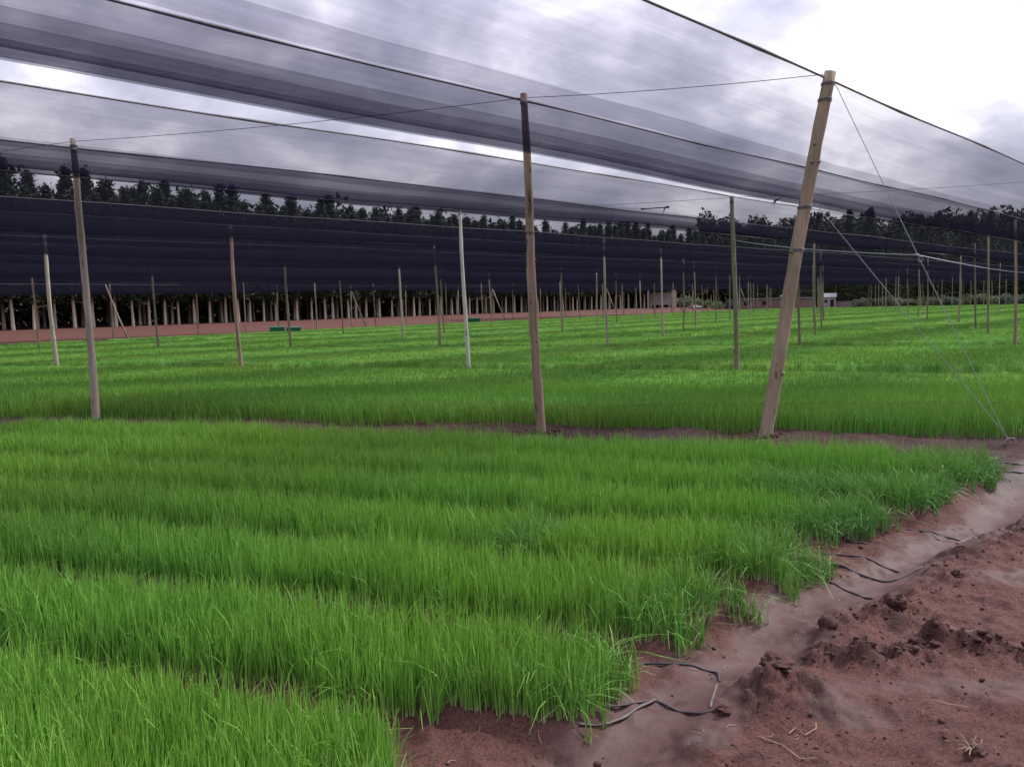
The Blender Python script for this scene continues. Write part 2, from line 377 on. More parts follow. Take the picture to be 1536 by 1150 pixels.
def far_crop():
    L = []
    for y0, y1, dens, w, seg, hh in ((8.5, 16, 1250, .0095, 3, .29), (16, 26, 460, .016, 2, .27), (26, 48, 190, .022, 2, .245), (48, 160, 30, .045, 1, .24)):
        xa, xb = -.66*y1-1, .66*y1+1
        n = int((xb-xa)*(y1-y0)*dens*.8); px = rng.uniform(xa, xb, n); py = rng.uniform(y0, y1, n)
        ok, u, v, q = far_ok(px, py); ok &= np.abs(px) < .64*py+1.2
        if y0 < 20:
            fr = np.abs((v-10.5) % .95-.475); ok &= ~((fr > .40) & (vnoise(px*.6, py*.6) > .4))
        px, py = px[ok], py[ok]; n = len(px)
        h = hh*(1+rng.normal(0, .09, n)+.22*(fbm(px*.5, py*.5, 3)-.5))
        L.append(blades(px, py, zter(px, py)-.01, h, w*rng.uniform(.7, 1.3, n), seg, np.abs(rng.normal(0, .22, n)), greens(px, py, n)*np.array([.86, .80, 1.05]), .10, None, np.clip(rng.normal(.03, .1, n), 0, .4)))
    # leafy mass under the far leaf tips
    gy_ = np.concatenate([np.arange(12, 40, .25), np.arange(40, 160, .8)])
    s_ = np.linspace(-.66, .66, 260)
    SS, YY = np.meshgrid(s_, gy_); px = (SS*YY).ravel(); py = YY.ravel()
    ok, u, v, q = far_ok(px, py)
    ok &= v > 10.5
    zz = zter(px, py)+np.where(ok, -.03+.205*sm((v-10.5)/1.6)+.035*(fbm(px*1.3, py*1.3, 3)-.5), -.12)
    k = np.arange(len(px)).reshape(len(gy_), 260)
    Fm = np.stack([k[:-1, :-1], k[:-1, 1:], k[1:, 1:], k[1:, :-1]], -1).reshape(-1, 4)
    Fm = Fm[ok[Fm].any(1)]
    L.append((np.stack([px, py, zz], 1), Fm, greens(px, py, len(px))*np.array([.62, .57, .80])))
    return joinm(L)
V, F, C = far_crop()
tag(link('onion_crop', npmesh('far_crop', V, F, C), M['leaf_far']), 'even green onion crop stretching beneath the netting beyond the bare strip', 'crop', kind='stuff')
# ------------------------------------------------------------------ shade nets
RN = [-4.06, -7.05, -10.15, -13.5, -16.3, -19.9]
while RN[-1] > -92: RN.append(RN[-1]-3.25)
ZR = 4.06
def edge_taper(x, y):          # nets come down a little where they end at the left field edge
    q = x*EM[0]+y*EM[1]
    return -.5*sm((q-48)/10)
def trange(n):
    t = np.arange(-60, 230, .5); px = n*ND[0]+t*DD[0]; py = n*ND[1]+t*DD[1]
    u, v = UV(px, py); q = px*EM[0]+py*EM[1]
    ok = (q < 57.5)*(v < 150)*(u < 33)*(v > -8)*(py > .5)
    return (t[ok].min(), t[ok].max()) if ok.any() else None
ORD = ['nearest', 'second', 'third', 'fourth', 'fifth', 'sixth', 'seventh', 'eighth', 'ninth', 'tenth', 'eleventh', 'twelfth', 'thirteenth', 'fourteenth', 'fifteenth']
VZ = [3.04, 3.37, 3.2, 3.12]
def net_strip(i, nA, nB, zv, label):
    tr = trange((nA+nB)/2)
    if not tr: return
    ts = np.arange(tr[0], tr[1]+.1, .8 if i < 3 else 2.5)
    root = empty('shade_net', (0, 0, 0)); tag(root, label, 'shade net', 'shade net strips over the field')
    nm = nA*.49+nB*.51
    def pt(n, z, t):
        px = n*ND[0]+t*DD[0]; py = n*ND[1]+t*DD[1]
        return np.stack([px, py, z+edge_taper(px, py)], -1)
    ph = i*1.7
    def zridge(t): return ZR-.045*np.abs(np.sin(t*math.pi/25+ph))+.01*np.sin(t*.9)
    def zval(t): return zv+(.015-.006*(t-6) if i == 0 else .02)+.03*np.sin(t*.31+ph)+.012*np.sin(t*1.1+ph)
    def sheet(name, prof, mat_, parent):
        rows = []; uv = []
        for (a, s, dz) in prof:     # a: 0..1 ridge A..ridge B ; dz extra sag
            n = nA+(nB-nA)*a
            g = np.abs(a-.51)/.51 if a < .51 else (a-.51)/.49
            z = zval(ts)*(1-g)+zridge(ts)*g + dz*np.ones_like(ts) + .012*np.sin(ts*2.3+a*9)*(1-g)*g*4*.5
            rows.append(pt(n, z, ts)); uv.append(np.stack([ts, np.full_like(ts, s+i*7)], -1))
        Vv = np.stack(rows, 1).reshape(-1, 3); U = np.stack(uv, 1).reshape(-1, 2)
        k = np.arange(len(ts)*len(prof)).reshape(len(ts), len(prof))
        Fq = np.stack([k[:-1, :-1], k[:-1, 1:], k[1:, 1:], k[1:, :-1]], -1).reshape(-1, 4)
        o = link(name, npmesh(name, Vv, Fq, uv=U), mat_, parent, True); return o
    prof = []
    for a in np.linspace(0, 1, 15):
        g = abs(a-.51)/.51 if a < .51 else (a-.51)/.49
        prof.append((a, a*4.2, -.10*g*(1-g)*2))
    net = sheet('netting', [p_ for p_ in prof if p_[0] <= .501], M['net' if i == 0 else 'net3'], root)
    sheet('netting', [p_ for p_ in prof if p_[0] >= .499], M['net2' if i == 0 else 'net4'], root)
    A = (.27, .33)
    if i < 5: sheet('seam_band', [(a, 9+a*20, -.10*(1-abs(a-.51)/.51)*(abs(a-.51)/.51)*2-.012) for a in np.linspace(*A, 3)], M['hem'], net)
    sheet('valley_fold', [(a, 20+a*12, d) for a, d in ((.44, .06), (.47, .0), (.51, -.035), (.56, .0), (.64, .03))], M['fold'], net)
    if i < 2: sheet('valley_fold', [(a, 40+a*12, d) for a, d in ((.49, .02), (.51, -.05), (.53, .02))], M['fold'], net)
    for n, nm_ in ((nA, 'a'), (nB, 'b')):
        mb = MB(); P = pt(n, zridge(ts)+.004, ts)
        r0 = .013 if i < 2 else .011
        rr = [r0*(1.6 if (i < 2 and j % 5 == 0) else 1) for j in range(len(P))]
        mb.tube(P, rr, 5); mb.build('ridge_cord', M['cord'], root)
    return root
k = 0
for i in range(0, len(RN)-1, 2):
    zv = VZ[k] if k < 4 else 3.2+.12*math.sin(k*2.1)
    net_strip(k, RN[i], RN[i+1], zv, [
        'grey translucent mesh strip nearest the viewer, hung over the leaning corner pole',
        'sagging grey mesh strip second from the viewer, just beyond a thin bright gap of sky'][k] if k < 2 else
        'dark sagging mesh strip, %s back from the nearest in the layered netting' % ORD[min(k, 14)])
    k += 1
# ------------------------------------------------------------------ poles
def pole_mesh(name, H, r0, r1, bend=0, seed=0, seg=16, n=9, top=None):
    """base at origin, top at `top` (default straight up), sunk 0.25 m"""
    rr = random.Random(seed); top = top or (0, 0, H); mb = MB(); pts = []; rad = []
    ph = rr.uniform(0, 6.3); 
    for i in range(seg+1):
        t = i/seg; zt = -.25+(H+.25)*t; f = max(zt, -.1)/H
        w = bend*math.sin(math.pi*min(max(f, 0), 1)); w2 = .012*math.sin(5*f+ph)+rr.uniform(-.004, .004)
        pts.append((top[0]*f+w*math.cos(ph)+w2, top[1]*f+w*math.sin(ph)+w2*.4, zt))
        rad.append((r0+(r1-r0)*t)*rr.uniform(.94, 1.07))
    mb.tube(pts, rad, n)
    # knots
    for _ in range(5):
        f = rr.uniform(.12, .85); i = int(f*seg); a = rr.uniform(0, 6.3); p = pts[i]; r = rad[i]
        c = Vector((p[0]+math.cos(a)*r*.85, p[1]+math.sin(a)*r*.85, p[2]))
        mb.tube([c, c+Vector((math.cos(a), math.sin(a), .3))*r*.4], [r*.33, r*.18], 6)
    return mb.mesh(name), pts, rad
def wire_wrap(pts, rad, f, parent, turns=3, m='thin'):
    i = min(int(f*(len(pts)-1)), len(pts)-2); p = Vector(pts[i]).lerp(Vector(pts[i+1]), f*(len(pts)-1)-i); r = rad[i]*1.06+.003
    P = [p+Vector((math.cos(a)*r, math.sin(a)*r, .012*a/6.28-.02)) for a in np.linspace(0, 6.28*turns, 12*turns)]
    mb = MB(); mb.tube(P, .004, 4); return mb.build('wire_tie', M[m], parent)
def near_pole(x, y, top, r0, r1, m, label, bend=.0, seed=1, ties=(.97,)):
    z0 = float(zter(x, y)); H = top[2]-z0
    me, pts, rad = pole_mesh('pole', H, r0, r1, bend, seed, 22, 12, (top[0]-x, top[1]-y, H))
    o = link('pole', me, M[m], smooth=True); o.location = (x, y, z0)
    tag(o, label, 'pole', 'poles holding up the netting')
    for f in ties: wire_wrap(pts, rad, f, o)
    return o
near_pole(2.90, 9.72, (3.60, 9.72, 4.08), .080, .066, 'w_tan', 'thick tan pole leaning right at the net corner, guy wires tied to its head', .03, 3, (.97, .93, .66, .55))
near_pole(.36, 10.49, (.21, 10.50, 4.10), .060, .043, 'w_brown', 'reddish brown knotty pole upright near the middle of the front row', .03, 5, (.975, .62))
near_pole(-6.33, 12.83, (-6.42, 12.9, 4.16), .057, .044, 'w_grey', 'pale grey weathered pole at the left end of the bare strip, front row', .035, 8, (.975,))
ROW2 = [(-14.74, 27.6, 'w_grey', .072, 'grey pole standing at the far left of the second row, dark at its foot'),
        (-8.26, 26.0, 'w_brown', .066, 'patchy brown pole with pale top in the second row, left of the white one'),
        (-1.14, 22.5, 'w_pale', .056, 'bleached white pole in the second row just left of the reddish front pole'),
        (5.56, 21.0, 'w_olive', .068, 'dark olive pole in the second row left of the leaning tan pole')]
for j, (x, y, m, r, lab) in enumerate(ROW2):
    near_pole(x, y, (x-.13, y, 4.08), r, r*.72, m, lab, .03, 11+j)
WS = ['w_grey', 'w_olive', 'w_brown', 'w_tan', 'w_pale']
VAR = {w: [pole_mesh('pole', 4.32, .085, .058, .03, 40+q_+7*w_, 9, 7)[0] for q_ in range(3)] for w_, w in enumerate(WS)}
for w in WS:
    for me in VAR[w]: me.materials.append(M[w]); me.polygons.foreach_set('use_smooth', [True]*len(me.polygons))
def far_pole(x, y, w, label, sc=1., lean=(0, 0), group='poles holding up the netting', H=None):
    z0 = float(zter(x, y)); o = bpy.data.objects.new('pole', random.choice(VAR[w])); COL.objects.link(o)
    o.location = (x, y, z0); hs = ((H or ZR+.03)-z0)/4.32
    o.scale = (sc, sc, hs); o.rotation_euler = (lean[1], lean[0], random.uniform(0, 6.28)*0)
    tag(o, label, 'pole', group); return o
ON = ['leftmost', 'second from the left', 'third from the left', 'fourth from the left', 'fifth from the left', 'sixth from the left', 'rightmost']
ROW3 = [(-23.65, 42.7), (-16.69, 40.37), (-9.83, 38.01), (-2.97, 35.57), (3.89, 34.21), (10.70, 31.56), (17.62, 29.77)]
C3 = ['w_brown', 'w_olive', 'w_olive', 'w_brown', 'w_grey', 'w_olive', 'w_tan']
for j, (x, y) in enumerate(ROW3):
    far_pole(x*(1-.35/y), y-.35, C3[j], 'slim %s pole, %s of the seven in the third row' % ({'w_brown': 'brown', 'w_olive': 'dark', 'w_grey': 'grey', 'w_tan': 'light tan'}[C3[j]], ON[j]), .66, (-.03, 0))
ROW4 = [(-5.57, 44.11), (.96, 43.20), (7.38, 41.30), (13.70, 38.37), (20.54, 36.71)]
C4 = ['w_grey', 'w_tan', 'w_grey', 'w_olive', 'w_olive']
O5 = ['leftmost', 'second from the left', 'middle one', 'second from the right', 'rightmost']
for j, (x, y) in enumerate(ROW4):
    far_pole(x*(1-.35/y), y-.35, C4[j], 'thin %s pole, %s of the five in the fourth row' % ({'w_grey': 'grey', 'w_tan': 'pale tan', 'w_olive': 'dark'}[C4[j]], O5[j]), .64, (-.025, 0))
FARL = 'thin distant pole among the crowded rows at the back of the netted field'
vrow = [48.6+8*j for j in range(13)]
npole = 0
for j, v in enumerate(vrow):
    for k_, n in enumerate(RN):
        if (k_+j) % 2 == 0: continue
        u = (n+.4213*v)/.9077
        x, y = fromUV(u+random.uniform(-.4, .4), v+random.uniform(-.6, .6)); q = x*EM[0]+y*EM[1]
        if u > 27 or u > 9.4 and v < 60 or q > 54 or abs(x) > .64*y: continue
        far_pole(x, y, random.choice(WS[:4]), FARL, random.uniform(.50, .66), (random.uniform(-.04, .005), random.uniform(-.02, .02)), 'far poles in rows under the netting'); npole += 1
# left field edge: end poles, slanting braces, the rim cable
bl = 'pale slanting pole propping the far end of the netting on the red strip'
el = 'short upright end pole on the red strip along the far net edge'
s_ = 8.0; j = 0; rim = []
while s_ < 165:
    b = EM*(55.5+random.uniform(-1, 1))+ED*s_; z0 = float(zter(*b))
    far_pole(b[0], b[1], random.choice(['w_brown', 'w_tan', 'w_grey']), el, .72, (0, 0), 'end poles along the far net edge', 3.42)
    if j % 3 == 0:
        c = b+EM*.4+ED*1.1; dv = (c[0]-b[0]+1.1*1, c[1]-b[1])
        mb = MB(); zb = float(zter(b[0]+1.5, b[1]-.9))
        mb.tube([(0, 0, -.2), (-.75, .15, 1.6), (-1.5, .3, 3.35-zb)], [.06, .055, .045], 7)
        o = mb.build('brace_pole', M['w_tan'], smooth=True); o.location = (b[0]+1.5, b[1]-.9, zb)
        tag(o, bl, 'pole', 'slanting end braces along the far net edge')
    rim.append((b[0], b[1], 3.38)); s_ += 6.9+random.uniform(-.5, .5); j += 1
mb = MB(); mb.tube(rim, .014, 5); tag(mb.build('rim_cable', M['cord']), 'taut dark cable along the far net edge above the red strip', 'cable')
def foot_soil():
    Vs = []; Fs = []; o = 0
    for (fx, fy) in [(2.90, 9.72), (.36, 10.49), (-6.33, 12.83)]:
        for _ in range(70):
            a = rng.uniform(0, 6.28); d = .07+abs(rng.normal(0, .11)); r_ = rng.uniform(.008, .03)*(1.2-min(d, .4))
            bm = bmesh.new(); bmesh.ops.create_icosphere(bm, subdivisions=1, radius=r_)
            p = np.array([list(v.co) for v in bm.verts])*rng.uniform(.7, 1.3, (1, 3)); f = np.array([[v.index for v in fc.verts] for fc in bm.faces]); bm.free()
            x_, y_ = fx+math.cos(a)*d, fy+math.sin(a)*d
            Vs.append(p+np.array([x_, y_, float(zter(x_, y_))+r_*.3])); Fs.append(f+o); o += len(p)
    return np.concatenate(Vs), np.concatenate(Fs)
V, F = foot_soil(); tag(link('loose_earth', npmesh('loose_earth', V, F), M['clod']), 'loose dug earth heaped round the feet of the front poles', 'soil', kind='stuff')
# ------------------------------------------------------------------ wires
def sagline(a, b, sag, n=14):
    a, b = Vector(a), Vector(b); return [a.lerp(b, i/n)-Vector((0, 0, sag*4*(i/n)*(1-i/n))) for i in range(n+1)]
def wire(name, segs, r, m, label, cat, group=None):
    mb = MB()
    for s in segs: mb.tube(s, r, 5)
    return tag(mb.build(name, M[m]), label, cat, group)
T = (3.60, 9.72, 4.06)
wire('cross_wire', [sagline(T, (.21, 10.5, 4.05), .03), sagline((.21, 10.5, 4.05), (-6.42, 12.9, 4.12), .05), sagline((-6.42, 12.9, 4.12), (-13.2, 15.3, 4.1), .05)], .0042, 'thin', 'thin dark wire linking the pole heads of the front row', 'wire', 'cross wires')
wire('cross_wire', [sagline((12.3, 18.8, 4.05), (5.43, 21, 4.05), .05), sagline((5.43, 21, 4.05), (-1.27, 22.5, 4.05), .05), sagline((-1.27, 22.5, 4.05), (-8.4, 26, 4.05), .05), sagline((-8.4, 26, 4.05), (-14.9, 27.6, 4.05), .05)], .0045, 'thin', 'thin dark wire linking the pole heads of the second row', 'wire', 'cross wires')
ANC = Vector((5.358, 9.118, float(zter(5.358, 9.118))+.03)); KN = Vector((4.476, 9.421, 2.033))
wire('guy_wire', [[Vector(T), KN, ANC]], .0042, 'wire', 'pale guy wire from the head of the leaning pole down to the ground peg', 'wire')
wire('guy_wire', [[Vector((3.43, 9.66, 2.64)), ANC+Vector((.01, 0, .02))]], .0040, 'wire', 'pale guy wire tied two thirds up the leaning pole, running to the ground peg', 'wire')
rr_ = MB(); rr_.tube(sagline((5.49, 21.0, 3.02), KN, .05), .0065, 5); rr_.tube(sagline(KN, (17.70, 29.4, 2.28), .04), .0065, 5)
ro = rr_.build('rope', M['rope']); tag(ro, 'white rope strung across the guy wire and knotted there', 'rope')
mb = MB(); mb.tube([KN+Vector((-.02, 0, .015)), KN, KN+Vector((.03, 0, -.012))], [.010, .018, .010], 7)
mb.tube([KN+Vector((.03+.028*math.sin(a), 0, -.045+.03*math.cos(a))) for a in np.linspace(0, 5, 12)], .003, 4); mb.build('knot', M['rope'], ro)
pg = empty('ground_peg', (ANC.x, ANC.y, ANC.z-.03)); tag(pg, 'small ground peg with wire loops at the corner of the crop', 'peg')
mb = MB(); mb.tube([(0, 0, -.2), (.0, 0, .06)], [.018, .016], 8); mb.build('stake', M['w_brown'], pg)
mb = MB(); mb.tube([(.02+.05*math.cos(a)*(1+a*.03), -.02, .02+.045*math.sin(a)) for a in np.linspace(0, 12, 30)], .004, 4); mb.build('wire_loop', M['wire'], pg)
# rod caught under the net, loose ties
hr = empty('sprinkler_rod', (3.35, 19.75, 3.70)); tag(hr, 'short dark rod with knobbed ends caught under the net left of the olive pole', 'sprinkler rod')
mb = MB(); mb.tube([(-.29, 0, -.02), (0, 0, -.004), (.27, 0, .01)], .013, 6); mb.build('rod', M['plastic'], hr)
for a, b in ((-.27, .026), (.29, .03)):
    mb = MB(); mb.tube([(a-.06, 0, -.02 if a < 0 else .0), (a-.02, 0, -.016 if a < 0 else .012), (a+.04, 0, -.012 if a < 0 else .016)], [.008, b, b*.6], 8); mb.build('knob', M['plastic'], hr)
mb = MB(); mb.tube([(.22, 0, .01), (.21, .01, -.06), (.17, .02, -.14)], [.018, .012, .004], 6); mb.build('nozzle', M['plastic'], hr)
mb = MB(); mb.tube([(-.06, 0, -.05), (-.02, 0, 0), (.03, 0, .02), (.07, 0, .05)], [.004, .014, .01, .003], 5); mb.tube([(0, 0, .01), (-.04, 0, -.08)], [.006, .003], 4)
o = mb.build('loose_tie', M['plastic']); o.location = (4.0, 12.9, 3.04); tag(o, 'loose dark tie dangling from the lower net edge left of the leaning pole', 'tie')
# ------------------------------------------------------------------ drip hoses in the mud
def hose(pts, r, m, label, flat=.6, endcap=False, sub=5):
    r *= .62
    P = []
    for a, b in zip(pts[:-1], pts[1:]):
        for t in np.arange(0, 1, 1/sub): P.append((a[0]+(b[0]-a[0])*t, a[1]+(b[1]-a[1])*t))
    P.append(pts[-1]); P = np.array(P)
    Q = P.copy(); Q[1:-1] = (P[:-2]+2*P[1:-1]+P[2:])/4
    zz = zter(Q[:, 0], Q[:, 1])
    for _ in range(6): zz[1:-1] = np.maximum(zz[1:-1], (zz[:-2]+zz[2:])/2)
    pts3 = [(a, b, c+r*flat*(.25+.45*math.sin(i*.9+a*7))) for i, ((a, b), c) in enumerate(zip(Q, zz))]
    mb = MB(); mb.tube(pts3, [r*(1+.12*math.sin(i*1.7)) for i in range(len(pts3))], 8, flat)
    o = mb.build('drip_hose', M[m], smooth=True); tag(o, label, 'hose', 'drip hoses at the crop edge')
    if endcap:
        mb = MB(); a, b = Vector(pts3[-2]), Vector(pts3[-1]); d = (b-a).normalized()
        mb.tube([b-d*.01, b+d*.02, b+d*.035], [r*1.5, r*1.6, r*.9], 8); mb.build('end_cap', M['plastic'], o)
    return o
hose([(.22, 3.02), (.33, 3.11), (.44, 3.22), (.56, 3.35)], .015, 'hose2', 'faded pale flattened hose sloping out of the crop at the lowest corner', .45)
hose([(.25, 3.14), (.36, 3.20), (.47, 3.28), (.56, 3.35), (.63, 3.29), (.70, 3.24), (.78, 3.21)], .011, 'hose', 'dark hose bent in a peak beside the pale one, ending in a muddy cap', .7, True)
hose([(.5, 3.66), (.65, 3.62), (.77, 3.61), (.88, 3.61), (.865, 3.53)], .011, 'plastic', 'straight black hose with a sharp hooked end near the big mud mound', .8)
hose([(.84, 3.47), (.79, 3.33), (.76, 3.25)], .010, 'hose2', 'short pale hose piece lying between the hooked hose and the muddy cap', .5)
hose([(1.5, 4.9), (1.65, 4.88), (1.76, 4.85), (1.83, 4.80), (1.89, 4.70), (1.93, 4.60), (1.96, 4.53)], .013, 'hose', 'lower of two long hoses curving down into the silty rut', .7)
hose([(1.6, 5.06), (1.73, 5.06), (1.88, 5.08), (2.00, 5.03), (2.08, 4.92), (2.19, 4.86), (2.30, 4.90), (2.46, 4.99)], .013, 'hose', 'long wavy hose with a dark cap crossing the silty rut', .7, True)
hose([(1.9, 5.25), (2.03, 5.23), (2.17, 5.17), (2.23, 5.05), (2.30, 4.98)], .014, 'hose', 'bluish flat hose just above the long wavy one', .5)
hose([(2.02, 5.5), (2.13, 5.48), (2.21, 5.45), (2.29, 5.41)], .014, 'plastic', 'short black hose stub poking from under the crop tuft', .8)
hose([(2.7, 5.9), (2.79, 5.80), (2.80, 5.68), (2.81, 5.53)], .017, 'hose', 'wide blue-grey hose end shining at the crop corner', .45)
hose([(2.7, 5.86), (2.81, 5.78), (2.87, 5.62), (2.95, 5.53)], .013, 'plastic', 'black hose lying alongside the wide blue-grey one', .7)
hose([(2.90, 5.47), (2.98, 5.53), (3.08, 5.59)], .012, 'hose2', 'small pale hose scrap with a dark tip in the upper rut', .6, True)
hose([(4.6, 8.12), (4.74, 8.08), (4.9, 7.95), (5.1, 7.85)], .02, 'plastic', 'far black hose emerging right of the crop below the peg', .7)
hose([(4.45, 7.88), (4.58, 7.86), (4.75, 7.81), (5.0, 7.7)], .018, 'plastic', 'lower black hose parallel to the far one right of the crop', .7)
# ------------------------------------------------------------------ clods, crumbs, straw
def clod_verts(r, seed, sq=.75, amp=.5, sub=3):
    bm = bmesh.new(); bmesh.ops.create_icosphere(bm, subdivisions=sub, radius=1)
    for v in bm.verts:
        p = np.array(v.co); a = seed*3.7
        n = fbm(np.array(p[0]*1.7+a), np.array(p[1]*1.7+p[2]*2.3+a), 4)-.5
        n2 = fbm(np.array(p[0]*4+p[1]*3+a), np.array(p[2]*5-p[1]*4+a), 4)-.5
        v.co *= (1+amp*n*1.8+amp*n2*1.5)*r; v.co.z *= sq
    me = bpy.data.meshes.new('clod'); bm.to_mesh(me); bm.free(); return me
for j, (x, y, r, sq, lab) in enumerate(((1.49, 3.96, .047, .95, 'round dark soil clod standing alone beside the silty rut'), (1.90, 4.15, .052, .9, 'ragged dark lump of soil above the round clod'),
        (2.46, 4.63, .034, .9, 'small dark clod on the smooth bank at the right'), (1.62, 2.89, .038, .6, 'crumbly clod tangled with dry roots at the lower right'), (1.06, 3.37, .062, .55, 'big dark rough clod on the mud mound near the hoses'),
        (.80, 3.20, .028, .8, 'small dark clod against the muddy hose cap'))):
    o = link('soil_clod', clod_verts(r, j+2, sq, .22 if j == 0 else .5), M['clod'], smooth=(j == 0)); o.location = (x, y, float(zter(x, y))+r*sq*.35); tag(o, lab, 'clod', 'larger soil clods')
    if 'roots' in lab:
        mb = MB(); rq = random.Random(5)
        for _ in range(16):
            a = rq.uniform(-.4, 3.5); c = Vector((math.cos(a)*r*.5, math.sin(a)*r*.3, r*.35))
            d = Vector((rq.uniform(-.6, 1), rq.uniform(-.8, .8), rq.uniform(-.2, .8))).normalized()*rq.uniform(.03, .06)
            mb.tube([c, c+d*.5+Vector((0, 0, .006)), c+d], [.0028, .0022, .001], 4)
        mb.build('dry_roots', M['straw'], o)
def crumbs():
    tv = []
    for s in range(6):
        me = clod_verts(1, 20+s, .75, .55, 1); n = len(me.vertices); a = np.zeros(n*3); me.vertices.foreach_get('co', a)
        f = np.array([list(p.vertices) for p in me.polygons]); tv.append((a.reshape(-1, 3), f)); bpy.data.meshes.remove(me)
    Vs = []; Fs = []; o = 0
    n = 60000; px = rng.uniform(-.4, 5, n); py = rng.uniform(2.6, 8, n)
    gd, _ = pdist(px, py, RIDGE); bd, _ = pdist(px, py, BANK); md = np.min([np.hypot(px-m[0], py-m[1])/m[2] for m in MOUND], 0)
    pr = .12+1.0*np.exp(-(gd/.10)**2)+.35*np.exp(-(bd/.14)**2)+.45*np.exp(-md**2*.7)
    pr *= 1-.9*silt(px, py)*(gd > .1)
    u_, v_ = UV(px, py); ok = (rng.random(n) < pr)*((px > xedge(py)-.05) | ((v_ < 2.87) & (px > -.3)))*(px < .66*py+.2)
    px, py = px[ok], py[ok]; zz = zter(px, py); gd = gd[ok]
    for j in range(len(px)):
        a, f = tv[j % 6]; r = min(.0034*math.exp(rng.normal(0, .65)), .015)*(1+.9*math.exp(-(gd[j]/.09)**2)); th = rng.uniform(0, 6.28); c, s = math.cos(th), math.sin(th)
        p = a*r*(rng.uniform(.6, 1.4), rng.uniform(.6, 1.4), rng.uniform(.5, 1)); p = np.stack([p[:, 0]*c-p[:, 1]*s, p[:, 0]*s+p[:, 1]*c, p[:, 2]], 1)+np.array([px[j], py[j], zz[j]+r*.12])
        Vs.append(p); Fs.append(f+o); o += len(p)
    return np.concatenate(Vs), np.concatenate(Fs)
V, F = crumbs(); tag(link('soil_crumbs', npmesh('soil_crumbs', V, F), M['clod']), 'dark soil crumbs scattered over the muddy ground', 'soil', kind='stuff')
def litter():
    mb = MB(); rq = random.Random(4)
    for _ in range(420):
        y = rq.uniform(2.7, 8.5)**1.0; x = rq.uniform(-.3, .66*y)
        e = float(xedge(y)); u_, v_ = UV(x, y)
        if not (x > e-.1 or (v_ < 2.87 and x > -.3)): continue
        if x > e+.45 and rq.random() < .55: continue
        L = rq.uniform(.008, .06); a = rq.uniform(0, 6.28); P = []
        cv = rq.uniform(-1.2, 1.2)
        for t in (0, .33, .66, 1):
            px, py = x+math.cos(a+cv*t)*L*t, y+math.sin(a+cv*t)*L*t; P.append((px, py, float(zter(px, py))+.004+.006*math.sin(t*3.1)*rq.random()))
        mb.tube(P, [.0011, .0014, .0012, .0005], 4)
    return mb
tag(litter().build('straw_litter', M['straw']), 'bits of dry straw and stalk strewn over the mud', 'straw', kind='stuff')
for j, (pts, lab) in enumerate((([(1.61, 3.20), (1.68, 3.185), (1.74, 3.16)], 'long pale dry stalk lying straight at the right of the mud'), ([(1.00, 3.02), (1.03, 3.04), (1.06, 3.02), (1.11, 3.05), (1.12, 3.08)], 'curled pale stalk lying on the mud in the lower middle'),
        ([(.89, 3.03), (.96, 2.96), (1.0, 2.90), (1.05, 2.88)], 'thin bent stalk lying below the mud mound'))):
    mb = MB(); mb.tube([(a, b, float(zter(a, b))+.008) for a, b in pts], .0022, 5); tag(mb.build('dry_stalk', M['straw']), lab, 'stalk', 'dry stalks on the mud')
